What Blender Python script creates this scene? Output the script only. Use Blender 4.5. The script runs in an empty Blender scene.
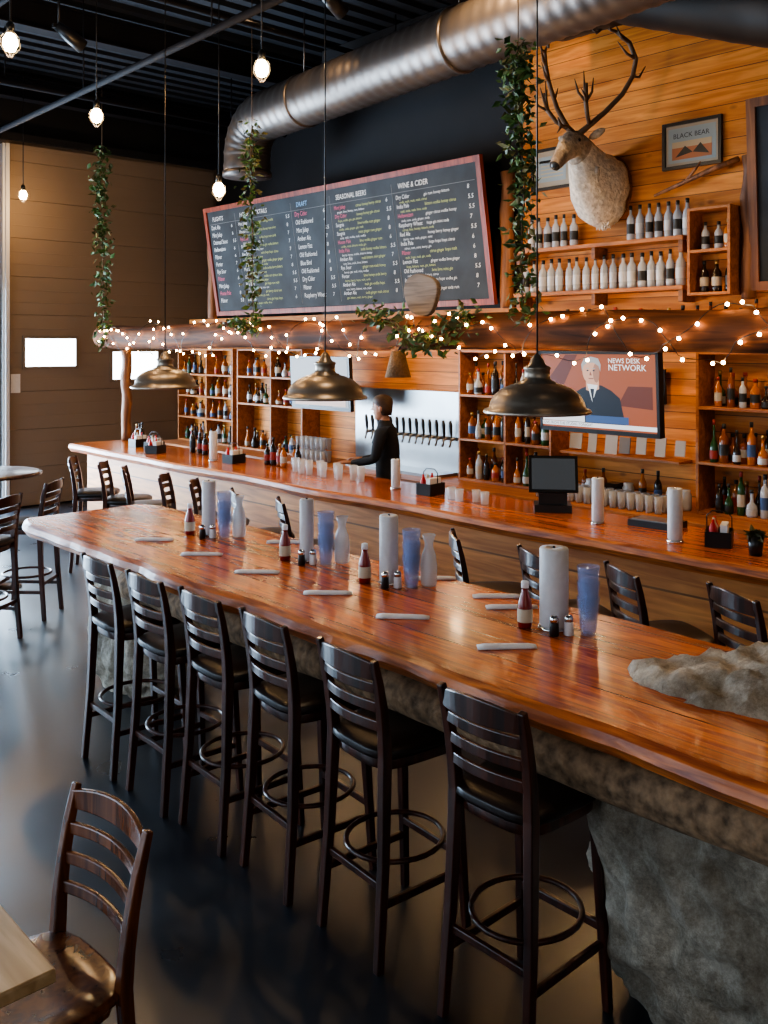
import bpy, bmesh, math, random
from mathutils import Vector, Matrix, noise
random.seed(7)
R=random.random
def U(a,b): return a+(b-a)*R()
# ------------------------------------------------------------ mesh builder
class MB:
    def __init__(s): s.v=[];s.f=[];s.m=[];s.sm=[]
    def add(s,vs,fs,m=0,smooth=False):
        o=len(s.v); s.v+=[tuple(v) for v in vs]
        for k,f in enumerate(fs):
            s.f.append(tuple(i+o for i in f)); s.m.append(m[k] if isinstance(m,list) else m); s.sm.append(smooth)
    def box(s,c,d,m=0,rz=0,rot=None):
        M=rot if rot else Matrix.Rotation(rz,3,'Z')
        vs=[]
        for x in(-.5,.5):
            for y in(-.5,.5):
                for z in(-.5,.5): vs.append(Vector(c)+M@Vector((x*d[0],y*d[1],z*d[2])))
        s.add(vs,[(0,1,3,2),(4,6,7,5),(0,4,5,1),(2,3,7,6),(0,2,6,4),(1,5,7,3)],m)
    def bb(s,x0,x1,y0,y1,z0,z1,m=0): s.box(((x0+x1)/2,(y0+y1)/2,(z0+z1)/2),(x1-x0,y1-y0,z1-z0),m)
    def loft(s,rings,m=0,smooth=True,caps=True,closed=False):
        n=len(rings[0]);vs=[p for r in rings for p in r];fs=[];mm=[]
        K=len(rings)
        for k in range(K if closed else K-1):
            a=k*n;b=((k+1)%K)*n
            for i in range(n):
                j=(i+1)%n; fs.append((a+i,a+j,b+j,b+i)); mm.append(m[k] if isinstance(m,list) else m)
        if caps and not closed:
            fs.append(tuple(range(n))[::-1]); mm.append(m[0] if isinstance(m,list) else m)
            fs.append(tuple(range((K-1)*n,K*n))); mm.append(m[-1] if isinstance(m,list) else m)
        s.add(vs,fs,mm,smooth)
    def tube(s,pts,rad,n=8,m=0,closed=False,smooth=True,flat=1.0):
        pts=[Vector(p) for p in pts];K=len(pts);rings=[]
        if not isinstance(rad,(list,tuple)): rad=[rad]*K
        pu=None
        for k in range(K):
            if closed: t=pts[(k+1)%K]-pts[k-1]
            else: t=pts[min(k+1,K-1)]-pts[max(k-1,0)]
            t.normalize()
            if pu is None:
                a=Vector((0,0,1)) if abs(t.z)<.9 else Vector((1,0,0)); pu=(a-t*a.dot(t)).normalized()
            else:
                pu=(pu-t*pu.dot(t)).normalized()
            w=t.cross(pu)
            rings.append([pts[k]+pu*math.cos(2*math.pi*i/n)*rad[k]+w*math.sin(2*math.pi*i/n)*rad[k]*flat for i in range(n)])
        s.loft(rings,m,smooth,True,closed)
    def cyl(s,p0,p1,r0,r1=None,n=14,m=0): s.tube([p0,p1],[r0,r0 if r1 is None else r1],n,m)
    def lathe(s,c,prof,n=16,m=0,caps=True):
        c=Vector(c)
        s.loft([[c+Vector((r*math.cos(2*math.pi*i/n),r*math.sin(2*math.pi*i/n),z)) for i in range(n)] for r,z in prof],m,True,caps)
    def sweep(s,pts,w,h,up=(0,0,1),m=0):
        pts=[Vector(p) for p in pts];K=len(pts);up=Vector(up);rings=[]
        for k in range(K):
            t=(pts[min(k+1,K-1)]-pts[max(k-1,0)]).normalized()
            sd=t.cross(up).normalized();u2=sd.cross(t).normalized()
            ww=(w[k] if isinstance(w,(list,tuple)) else w)/2;hh=(h[k] if isinstance(h,(list,tuple)) else h)/2
            rings.append([pts[k]+sd*ww+u2*hh,pts[k]-sd*ww+u2*hh,pts[k]-sd*ww-u2*hh,pts[k]+sd*ww-u2*hh])
        s.loft(rings,m,False)
    def sphere(s,c,r,m=0,nu=12,nv=8,M=None):
        if not isinstance(r,(list,tuple)): r=(r,r,r)
        c=Vector(c);rings=[]
        for k in range(nv+1):
            a=math.pi*k/nv; sa=max(math.sin(a),.02);ring=[]
            for i in range(nu):
                b=2*math.pi*i/nu
                p=Vector((r[0]*sa*math.cos(b),r[1]*sa*math.sin(b),r[2]*math.cos(a)))
                ring.append(c+(M@p if M else p))
            rings.append(ring)
        s.loft(rings,m,True)
    def build(s,name,mats,M=None,parent=None,bevel=0,sub=0):
        me=bpy.data.meshes.new(name)
        me.from_pydata(s.v,[],s.f)
        for mt in mats: me.materials.append(mt)
        me.polygons.foreach_set('material_index',s.m); me.polygons.foreach_set('use_smooth',s.sm)
        bm=bmesh.new();bm.from_mesh(me);bmesh.ops.recalc_face_normals(bm,faces=bm.faces);bm.to_mesh(me);bm.free()
        return obj(name,me,M,parent,bevel,sub)
def obj(name,data,M=None,parent=None,bevel=0,sub=0):
    o=bpy.data.objects.new(name,data);bpy.context.collection.objects.link(o)
    if parent: o.parent=parent
    if M is not None:
        if parent: o.matrix_local=M
        else: o.matrix_world=M
    if bevel:
        b=o.modifiers.new('b','BEVEL');b.width=bevel;b.segments=2;b.limit_method='ANGLE';b.angle_limit=.6
    if sub:
        b=o.modifiers.new('s','SUBSURF');b.levels=sub;b.render_levels=sub
    return o
def T(x,y,z,rz=0,s=1): return Matrix.Translation((x,y,z))@Matrix.Rotation(rz,4,'Z')@Matrix.Scale(s,4)
def empty(name,M=None):
    return obj(name,None,M)
# board frame: local x = viewer's right (-Y), local y = up, local z = toward the room (-X)
def BF(x,y,z,tilt=0,yaw=0):
    M=Matrix(((0,0,-1,x),(-1,0,0,y),(0,1,0,z),(0,0,0,1)))
    return M@Matrix.Rotation(yaw,4,'Y')@Matrix.Rotation(tilt,4,'X')
# ------------------------------------------------------------ materials
def base(name):
    m=bpy.data.materials.new(name);m.use_nodes=True;nt=m.node_tree
    return m,nt,nt.nodes['Principled BSDF']
def mat(name,col,rough=.5,metal=0,emit=None,es=0,trans=0,coat=0,nscale=0,namp=.25,bump=0,alpha=1,ior=1.45,spec=.5):
    m,nt,b=base(name)
    b.inputs['Base Color'].default_value=(*col,1);b.inputs['Roughness'].default_value=rough
    b.inputs['Metallic'].default_value=metal;b.inputs['Transmission Weight'].default_value=trans;b.inputs['Specular IOR Level'].default_value=spec
    b.inputs['Coat Weight'].default_value=coat;b.inputs['IOR'].default_value=ior;b.inputs['Alpha'].default_value=alpha
    if emit: b.inputs['Emission Color'].default_value=(*emit,1);b.inputs['Emission Strength'].default_value=es
    if nscale:
        tc=nt.nodes.new('ShaderNodeTexCoord');n=nt.nodes.new('ShaderNodeTexNoise');n.inputs['Scale'].default_value=nscale;n.inputs['Detail'].default_value=6
        nt.links.new(tc.outputs['Object'],n.inputs['Vector'])
        r=nt.nodes.new('ShaderNodeValToRGB')
        r.color_ramp.elements[0].position=.3;r.color_ramp.elements[1].position=.7
        r.color_ramp.elements[0].color=(*[max(0,c*(1-namp)) for c in col],1);r.color_ramp.elements[1].color=(*[min(1,c*(1+namp)) for c in col],1)
        nt.links.new(n.outputs['Fac'],r.inputs['Fac']);nt.links.new(r.outputs['Color'],b.inputs['Base Color'])
        if bump:
            bp=nt.nodes.new('ShaderNodeBump');bp.inputs['Strength'].default_value=bump;bp.inputs['Distance'].default_value=.02
            nt.links.new(n.outputs['Fac'],bp.inputs['Height']);nt.links.new(bp.outputs['Normal'],b.inputs['Normal'])
    return m
def wood(name,c1,c2,grain=1,rough=.4,scale=1,plank=None,coat=0,bump=.15,knots=False,dist=1.0,spec=.5,groove=.35,crough=.15):
    m,nt,b=base(name);N=nt.nodes.new;L=nt.links.new
    tc=N('ShaderNodeTexCoord');mp=N('ShaderNodeMapping')
    sc=[11*scale]*3;sc[grain]=.9*scale;mp.inputs['Scale'].default_value=sc
    L(tc.outputs['Object'],mp.inputs['Vector'])
    vec=mp.outputs['Vector'];sep=None;cell=None
    if plank:
        ax,h=plank;sep=N('ShaderNodeSeparateXYZ');L(tc.outputs['Object'],sep.inputs[0])
        dv=N('ShaderNodeMath');dv.operation='DIVIDE';dv.inputs[1].default_value=h;L(sep.outputs[ax],dv.inputs[0])
        fl=N('ShaderNodeMath');fl.operation='FLOOR';L(dv.outputs[0],fl.inputs[0])
        fr=N('ShaderNodeMath');fr.operation='FRACT';L(dv.outputs[0],fr.inputs[0])
        wn=N('ShaderNodeTexWhiteNoise');wn.noise_dimensions='1D';L(fl.outputs[0],wn.inputs['W'])
        cell=wn.outputs['Value']
        ad=N('ShaderNodeVectorMath');ad.operation='ADD';ms=N('ShaderNodeVectorMath');ms.operation='SCALE';ms.inputs['Scale'].default_value=30
        L(wn.outputs['Color'],ms.inputs[0]);L(mp.outputs['Vector'],ad.inputs[0]);L(ms.outputs[0],ad.inputs[1]);vec=ad.outputs[0]
    n=N('ShaderNodeTexNoise');n.inputs['Scale'].default_value=1.6;n.inputs['Detail'].default_value=7;n.inputs['Distortion'].default_value=dist
    L(vec,n.inputs['Vector'])
    r=N('ShaderNodeValToRGB');e=r.color_ramp.elements
    e[0].position=.34;e[1].position=.64;e[0].color=(*c1,1);e[1].color=(*c2,1);L(n.outputs['Fac'],r.inputs['Fac'])
    col=r.outputs['Color']
    n2=N('ShaderNodeTexNoise');n2.inputs['Scale'].default_value=1.3;L(tc.outputs['Object'],n2.inputs['Vector'])
    mr=N('ShaderNodeMapRange');mr.inputs['To Min'].default_value=.65;mr.inputs['To Max'].default_value=1.35;L(n2.outputs['Fac'],mr.inputs['Value'])
    mx=N('ShaderNodeVectorMath');mx.operation='SCALE';L(col,mx.inputs[0]);L(mr.outputs[0],mx.inputs['Scale']);col=mx.outputs[0]
    if knots:
        mk=N('ShaderNodeMapping');ks=[3.2]*3;ks[grain]=1.6;mk.inputs['Scale'].default_value=ks;L(tc.outputs['Object'],mk.inputs['Vector'])
        vo=N('ShaderNodeTexVoronoi');vo.inputs['Scale'].default_value=1.3;L(mk.outputs[0],vo.inputs['Vector'])
        kr=N('ShaderNodeMapRange');kr.inputs['From Min'].default_value=.03;kr.inputs['From Max'].default_value=.11;kr.inputs['To Min'].default_value=.3;L(vo.outputs['Distance'],kr.inputs['Value'])
        m2=N('ShaderNodeVectorMath');m2.operation='SCALE';L(col,m2.inputs[0]);L(kr.outputs[0],m2.inputs['Scale']);col=m2.outputs[0]
    hgt=n.outputs['Fac']
    if plank:
        pr=N('ShaderNodeMapRange');pr.inputs['To Min'].default_value=.72;pr.inputs['To Max'].default_value=1.2;L(cell,pr.inputs['Value'])
        m3=N('ShaderNodeVectorMath');m3.operation='SCALE';L(col,m3.inputs[0]);L(pr.outputs[0],m3.inputs['Scale'])
        gr=N('ShaderNodeMath');gr.operation='GREATER_THAN';gr.inputs[1].default_value=.05;L(fr.outputs[0],gr.inputs[0])
        g2=N('ShaderNodeMapRange');g2.inputs['To Min'].default_value=groove;L(gr.outputs[0],g2.inputs['Value'])
        m4=N('ShaderNodeVectorMath');m4.operation='SCALE';L(m3.outputs[0],m4.inputs[0]);L(g2.outputs[0],m4.inputs['Scale']);col=m4.outputs[0]
    L(col,b.inputs['Base Color'])
    b.inputs['Roughness'].default_value=rough;b.inputs['Coat Weight'].default_value=coat;b.inputs['Coat Roughness'].default_value=crough
    b.inputs['Specular IOR Level'].default_value=spec
    bp=N('ShaderNodeBump');bp.inputs['Strength'].default_value=bump;bp.inputs['Distance'].default_value=.01
    L(hgt,bp.inputs['Height']);L(bp.outputs['Normal'],b.inputs['Normal'])
    return m
M_table=wood('table_wood',(.26,.038,.006),(.66,.155,.019),1,.25,1.4,plank=(0,.17),coat=.2,bump=.12,dist=2.0,spec=.45,groove=.5,crough=.1)
M_tedge=wood('table_edge_wood',(.22,.040,.010),(.68,.20,.042),1,.4,1.6,bump=.5,coat=.1)
M_bartop=wood('bar_top_wood',(.30,.055,.010),(.64,.175,.030),1,.2,1.0,plank=(0,.2),coat=.25,bump=.06)
M_barfront=wood('bar_front_wood',(.44,.14,.035),(.72,.29,.08),1,.5,.9,plank=(2,.26),knots=True)
M_wallw=wood('wall_plank_wood',(.46,.140,.024),(.72,.275,.056),1,.55,1.0,plank=(2,.14),knots=True,groove=.22,spec=.3)
M_shelf=wood('shelf_wood',(.22,.065,.013),(.42,.150,.032),1,.5,1.2)
M_shelfd=wood('shelf_dark_wood',(.10,.034,.012),(.24,.085,.025),1,.5,1.2)
M_log=wood('beam_log_wood',(.035,.012,.005),(.15,.048,.015),1,.75,.8,bump=.6,spec=.2)
M_logz=wood('post_log_wood',(.10,.04,.02),(.30,.13,.055),2,.6,.8,bump=.4)
M_bark=mat('birch_bark',(.24,.15,.085),.85,nscale=24,namp=.65,bump=.7)
M_espr=wood('espresso_wood',(.018,.005,.003),(.075,.020,.010),2,.3,1.2,coat=.25,bump=.03)
M_chairw=wood('chair_brown_wood',(.08,.022,.007),(.22,.066,.018),2,.25,1.2,coat=.4,bump=.03)
M_maple=wood('pale_table_wood',(.45,.28,.13),(.64,.44,.24),1,.3,1.0,coat=.2)
M_redwood=wood('frame_red_wood',(.12,.016,.008),(.27,.045,.018),1,.5,1.2)
M_seat=mat('black_vinyl',(.014,.008,.007),.35)
M_black=mat('black_plastic',(.012,.012,.013),.35)
M_mblack=mat('matte_black_paint',(.007,.007,.009),.8,nscale=2)
M_steel=mat('stainless',(.33,.33,.33),.34,1,nscale=3,namp=.1)
M_galv=mat('galvanised_duct',(.13,.112,.102),.40,.8,nscale=2.0,namp=.15)
M_duct2=mat('dark_duct',(.018,.014,.012),.5,.3,nscale=3)
M_pewter=mat('pewter',(.34,.28,.22),.36,.75,nscale=6,namp=.2)
M_pewin=mat('shade_inside',(.35,.30,.24),.5,.3)
M_white=mat('white_paper',(.68,.68,.69),.8,nscale=30,namp=.05,bump=.2)
M_napk=mat('napkin_white',(.85,.85,.87),.8)
M_glass=mat('clear_glass',(.80,.85,.9),.06,alpha=.36)
M_blue=mat('blue_tumbler_glass',(.36,.50,.92),.08,alpha=.34,coat=.5)
M_red=mat('ketchup_red',(.22,.012,.008),.2,coat=.5)
M_redp=mat('red_plastic',(.5,.02,.015),.4)
M_label=mat('cream_label',(.6,.52,.38),.7)
M_chrome=mat('chrome',(.8,.8,.8),.12,1)
def rockmat():
    m,nt,b=base('boulder_stone');N=nt.nodes.new;L=nt.links.new
    tc=N('ShaderNodeTexCoord');n=N('ShaderNodeTexNoise');n.inputs['Scale'].default_value=11;n.inputs['Detail'].default_value=15;n.inputs['Roughness'].default_value=.85
    L(tc.outputs['Object'],n.inputs['Vector'])
    r=N('ShaderNodeValToRGB');e=r.color_ramp.elements
    e[0].position=.30;e[0].color=(.09,.072,.052,1);e[1].position=.66;e[1].color=(.90,.82,.68,1)
    x=e.new(.47);x.color=(.46,.39,.30,1)
    L(n.outputs['Fac'],r.inputs['Fac'])
    n3=N('ShaderNodeTexNoise');n3.inputs['Scale'].default_value=2.2;n3.inputs['Detail'].default_value=6;L(tc.outputs['Object'],n3.inputs['Vector'])
    mr=N('ShaderNodeMapRange');mr.inputs['From Min'].default_value=.35;mr.inputs['From Max'].default_value=.65;mr.inputs['To Min'].default_value=.6;mr.inputs['To Max'].default_value=1.15;L(n3.outputs['Fac'],mr.inputs['Value'])
    sc=N('ShaderNodeVectorMath');sc.operation='SCALE';L(r.outputs['Color'],sc.inputs[0]);L(mr.outputs[0],sc.inputs['Scale'])
    L(sc.outputs[0],b.inputs['Base Color'])
    b.inputs['Roughness'].default_value=.65
    n2=N('ShaderNodeTexNoise');n2.inputs['Scale'].default_value=14;n2.inputs['Detail'].default_value=14;n2.inputs['Roughness'].default_value=.75;L(tc.outputs['Object'],n2.inputs['Vector'])
    bp=N('ShaderNodeBump');bp.inputs['Strength'].default_value=.8;bp.inputs['Distance'].default_value=.05
    L(n2.outputs['Fac'],bp.inputs['Height']);L(bp.outputs['Normal'],b.inputs['Normal'])
    return m
M_rock=rockmat()
def floormat():
    m,nt,b=base('polished_concrete');N=nt.nodes.new;L=nt.links.new
    tc=N('ShaderNodeTexCoord');n=N('ShaderNodeTexNoise');n.inputs['Scale'].default_value=1.8;n.inputs['Detail'].default_value=10
    L(tc.outputs['Object'],n.inputs['Vector'])
    r=N('ShaderNodeValToRGB');e=r.color_ramp.elements
    e[0].position=.3;e[0].color=(.006,.009,.014,1);e[1].position=.7;e[1].color=(.024,.032,.043,1)
    L(n.outputs['Fac'],r.inputs['Fac']);L(r.outputs['Color'],b.inputs['Base Color'])
    mr=N('ShaderNodeMapRange');mr.inputs['To Min'].default_value=.20;mr.inputs['To Max'].default_value=.42;L(n.outputs['Fac'],mr.inputs['Value']);L(mr.outputs[0],b.inputs['Roughness'])
    b.inputs['Specular IOR Level'].default_value=.8
    return m
M_floor=floormat()
M_tan=mat('tan_wall_paint',(.20,.15,.11),.7,nscale=1.5,namp=.08)
M_door=mat('garage_door_beige',(.23,.172,.125),.65,nscale=.8,namp=.08)
M_day=mat('daylight_pane',(.8,.9,1),.3,emit=(.82,.92,1),es=9)
M_frame=mat('white_frame',(.6,.6,.6),.5)
M_ceil=mat('ceiling_deck',(.011,.015,.023),.8,nscale=2)
M_steelb=mat('ceiling_steel',(.010,.010,.013),.8,0,spec=.2)
M_bulb=mat('lit_bulb',(1,.8,.5),.3,emit=(1,.66,.3),es=220)
M_fairy=mat('fairy_bulb',(1,.8,.5),.3,emit=(1,.62,.27),es=75)
M_leaf=mat('leaf_green',(.045,.10,.025),.5,nscale=8,namp=.6)
M_leafd=mat('leaf_dry',(.10,.10,.035),.6,nscale=8,namp=.5)
M_stem=mat('vine_stem',(.10,.06,.03),.8)
# ------------------------------------------------------------ room shell
mb=MB();mb.bb(-3.5,8.4,-3,13.1,-.1,0);mb.build('floor',[M_floor])
mb=MB();mb.bb(-3.5,8.4,-3,13.1,5.9,6.0)
for i in range(60):
    y=-2.9+i*.27; mb.bb(-3.4,8.3,y,y+.12,5.84,5.9)
mb.build('ceiling',[M_ceil])
mb=MB();mb.bb(-3.5,8.4,13,13.1,0,5.12,0);mb.bb(-3.5,8.4,13,13.1,5.12,5.9,1);mb.build('wall_north',[M_tan,M_mblack])
mb=MB();mb.bb(8.3,8.4,-3,13,0,5.9);mb.build('wall_east',[M_mblack])
mb=MB();mb.bb(-3.6,-3.5,-3,13.1,0,5.9);mb.build('wall_west',[mat('west_paint',(.2,.16,.13),.8,nscale=1)])
mb=MB();mb.bb(-3.5,8.4,-3.1,-3,0,5.9);mb.build('wall_south',[mat('south_paint',(.2,.16,.13),.8,nscale=1)])
mb=MB();mb.bb(7.2,8.3,-.5,12.0,0,2.62,0);mb.bb(7.2,8.3,-.5,5.8,2.62,5.83,0);mb.bb(7.2,8.3,5.8,8.92,2.62,5.83,1)
mb.build('wall_backbar',[M_wallw,M_mblack])
mb=MB()
z=0.02
while z<4.9:
    z1=min(z+.525,5.02)
    mb.bb(4.95,8.2,12.93,12.985,z,z1,0)
    for q in(.17,.34): mb.bb(4.96,8.19,12.926,12.93,z+q*.98,z+q*.98+.012,0)
    z+=.53
mb.build('door_1',[M_door],bevel=.006)
mb=MB()
mb.bb(4.86,4.91,12.84,12.92,0,5.0,0);mb.bb(4.83,4.86,12.88,12.98,0,5.0,0);mb.bb(4.8,8.2,12.86,12.92,5.06,5.16,1)
mb.build('trim_1',[M_frame,M_mblack])
for i,(x0,x1,z0,z1) in enumerate([(5.15,5.88,1.95,2.34),(6.45,7.19,1.74,2.15)]):
    mb=MB();mb.bb(x0,x1,12.905,12.918,z0,z1,0)
    for a in((x0-.04,x0,z0-.04,z1+.04),(x1,x1+.04,z0-.04,z1+.04),(x0,x1,z0-.04,z0),(x0,x1,z1,z1+.04)):
        mb.bb(a[0],a[1],12.9,12.925,a[2],a[3],1)
    mb.build('window_%d'%(i+1),[M_day,M_tan])
def winx(name,y0,y1,z0,z1,nm):
    mb=MB();mb.bb(-3.5,-3.49,y0,y1,z0,z1,0)
    for k in range(nm+1):
        y=y0+(y1-y0)*k/nm; mb.bb(-3.5,-3.44,y-.03,y+.03,z0,z1,1)
    for zz in(z0,(z0+z1)/2,z1): mb.bb(-3.5,-3.44,y0,y1,zz-.03,zz+.03,1)
    mb.build(name,[mat(name+'_glass',(.8,.9,1),.3,emit=(.72,.86,1),es=1.6),M_black])
winx('window_3',1.5,10.5,.6,3.6,6)
mb=MB();mb.bb(-1.5,4.74,12.97,12.99,.1,3.0,0)
for k in range(6):
    x=-1.5+6.24*k/5; mb.bb(x-.03,x+.03,12.92,13,0.1,3.0,1)
for zz in(.1,1.5,3.0): mb.bb(-1.5,4.74,12.92,13,zz-.03,zz+.03,1)
mb.build('window_4',[mat('window_4_glass',(.8,.9,1),.3,emit=(.58,.78,1),es=24),M_black])
mb=MB();mb.box((5.02,12.92,1.72),(.13,.005,.26));mb.build('paper_notice',[M_white])
mb=MB()
for y in(2.5,6.0,9.5,12.3):
    mb.bb(-3.4,8.25,y-.09,y+.09,5.76,5.78,0);mb.bb(-3.4,8.25,y-.01,y+.01,5.5,5.76,0);mb.bb(-3.4,8.25,y-.09,y+.09,5.48,5.5,0)
mb.build('ceiling_beam',[M_steelb])
mb=MB();mb.cyl((4.0,3.0,4.75),(4.3,12.9,4.85),.032,n=10);mb.cyl((3.2,4,5.35),(3.2,12.9,5.35),.03,n=8);mb.cyl((0,7.4,5.3),(7.9,7.4,5.3),.03,n=8);mb.cyl((0,10.6,5.2),(7.9,10.6,5.2),.04,n=8)
for y in(4,6.5,9,11.5):
    xx=4.0+.3*(y-3)/9.9;mb.cyl((xx,y,4.78),(xx,y,5.84),.008,n=6)
for y in(4.5,8,12): mb.cyl((3.2,y,5.36),(3.2,y,5.84),.008,n=6)
for x in(1,4,7): mb.cyl((x,7.4,5.32),(x,7.4,5.84),.008,n=6);mb.cyl((x,10.6,5.22),(x,10.6,5.84),.008,n=6)
mb.build('ceiling_conduit',[M_steelb])
for (x,y) in((3.05,6.6),(3.75,8.6),(5.0,6.2)):
    mb=MB();mb.cyl((x,y,5.83),(x,y,5.25),.012,m=0,n=8);mb.tube([(x-.02,y,5.27),(x+.10,y,5.20),(x+.24,y,5.12)],[.045,.065,.07],16,0);mb.bb(x-.06,x+.06,y-.02,y+.02,5.24,5.28,0)
    mb.build('track_light',[M_black])
mb=MB()
N=210
pts=[]
A=Vector((5.5,1.0,4.88));B=Vector((6.30,8.85,4.88))
for i in range(N+1): pts.append(A.lerp(B,i/N))
dr=(B-A).normalized()
for i in range(1,25):
    a=math.pi/2*i/24;pts.append(B+dr*(.42*math.sin(a))+Vector((0,0,-.42*(1-math.cos(a)))))
e=pts[-1]
for i in range(1,5): pts.append(e+Vector((0,0,-.045*i)))
rad=[.272+(.008 if i%4==0 else 0) for i in range(len(pts))]
mb.tube(pts,rad,36,0)
mb.tube([pts[-1]+Vector((0,0,.02)),pts[-1]-Vector((0,0,.04))],.29,32,0)
for y in(3.0,5.5,8.0):
    x=5.5+.80*(y-1)/7.85;mb.tube([(x,y-.02,4.88),(x,y+.02,4.88)],.288,32,0);mb.cyl((x,y,5.15),(x,y,5.83),.01,n=6)
mb.build('spiral_duct',[M_galv])
mb=MB();pp=[Vector((6.62,4.95,5.18)),Vector((6.55,4.25,5.15)),Vector((6.72,3.22,4.77)),Vector((6.78,2.2,4.4))]
P=[]
for a,b in zip(pp,pp[1:]):
    for i in range(10): P.append(a.lerp(b,i/10))
P.append(pp[-1]);mb.tube(P,[.29+(.006 if i%2 else 0) for i in range(len(P))],24)
mb.cyl((6.58,4.6,5.3),(6.58,4.6,5.83),.02);mb.cyl((6.76,2.75,4.6),(6.76,2.75,5.83),.02)
mb.build('branch_duct',[M_duct2])
# ------------------------------------------------------------ long table
mb=MB();rings=[];ny=90
y0,y1=-.1,6.34
for k in range(ny+1):
    t=k/ny;y=y0+(y1-y0)*t
    n1=noise.noise((y*1.3,3.1,0))*.05+noise.noise((y*4,1,0))*.015
    n2=noise.noise((y*1.1,9.1,0))*.05
    xa=2.46+n1;xb=3.5+n2
    if t>.965:
        q=(t-.965)/.035; xa+= .05*q**2; xb-= .10*q**2
    zt=1.07
    rings.append([(xb-.03,y,zt),(xa+.025,y,zt),(xa,y,zt-.018),(xa-.012+noise.noise((y*6,5,0))*.01,y,zt-.050),(xa+.02+n2*.3,y,zt-.09),(xa+.07,y,zt-.115),(xb-.08,y,zt-.115),(xb,y,zt-.07),(xb,y,zt-.02)])
mb.loft(rings,0,False)
for f_i,f in enumerate(mb.f):
    if len(f)==4:
        i=f_i%9; mb.m[f_i]=0 if i==0 else 1
    else: mb.m[f_i]=1
mb.build('live_edge_bar_table',[M_table,M_tedge])
def boulder(name,c,h,seed,ex=2.9,amp=.11,zmax=9):
    bm=bmesh.new();bmesh.ops.create_icosphere(bm,subdivisions=6,radius=1)
    for v in bm.verts:
        p=v.co.normalized();k=(abs(p.x)**ex+abs(p.y)**ex+abs(p.z)**ex)**(-1/ex);q=p*k
        Q=Vector(q)
        n=noise.fractal(Q*1.6+Vector((seed,0,0)),1.0,2.0,5)
        dd,_=noise.voronoi(Q*1.9+Vector((0,seed,0)))
        ridge=min(.35,dd[1]-dd[0])
        tb=noise.turbulence(Q*3.2+Vector((0,0,seed)),6,True)
        s=.95+amp*n+.16*ridge-.075*tb
        v.co=Vector((q.x*h[0]*s,q.y*h[1]*s,q.z*h[2]*s))
    for v in bm.verts:
        v.co+=Vector(c);v.co.z=min(max(v.co.z,0),zmax)
    me=bpy.data.meshes.new(name);bm.to_mesh(me);bm.free();me.materials.append(M_rock)
    for p in me.polygons:p.use_smooth=True
    return obj(name,me)
boulder('boulder',(3.10,1.43,.53),(.54,.59,.645),3.3)
boulder('boulder',(3.10,5.62,.44),(.36,.46,.56),8.1,zmax=.954)
mb=MB()
P=[];Rr=[]
for i in range(61):
    y=-.05+5.05*i/60;P.append((2.605+.014*math.sin(y*2),y,.862+.006*math.sin(y*3)));Rr.append(.084+.010*noise.noise((y*5,0,0)))
mb.tube(P,Rr,20);mb.build('birch_log_rail',[M_bark])
mb=MB();mb.tube([(3.28,2.15+.1*i,.865) for i in range(29)],[.08+.006*noise.noise((i,5,0)) for i in range(29)],16);mb.build('birch_log_rail',[M_bark])
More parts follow.
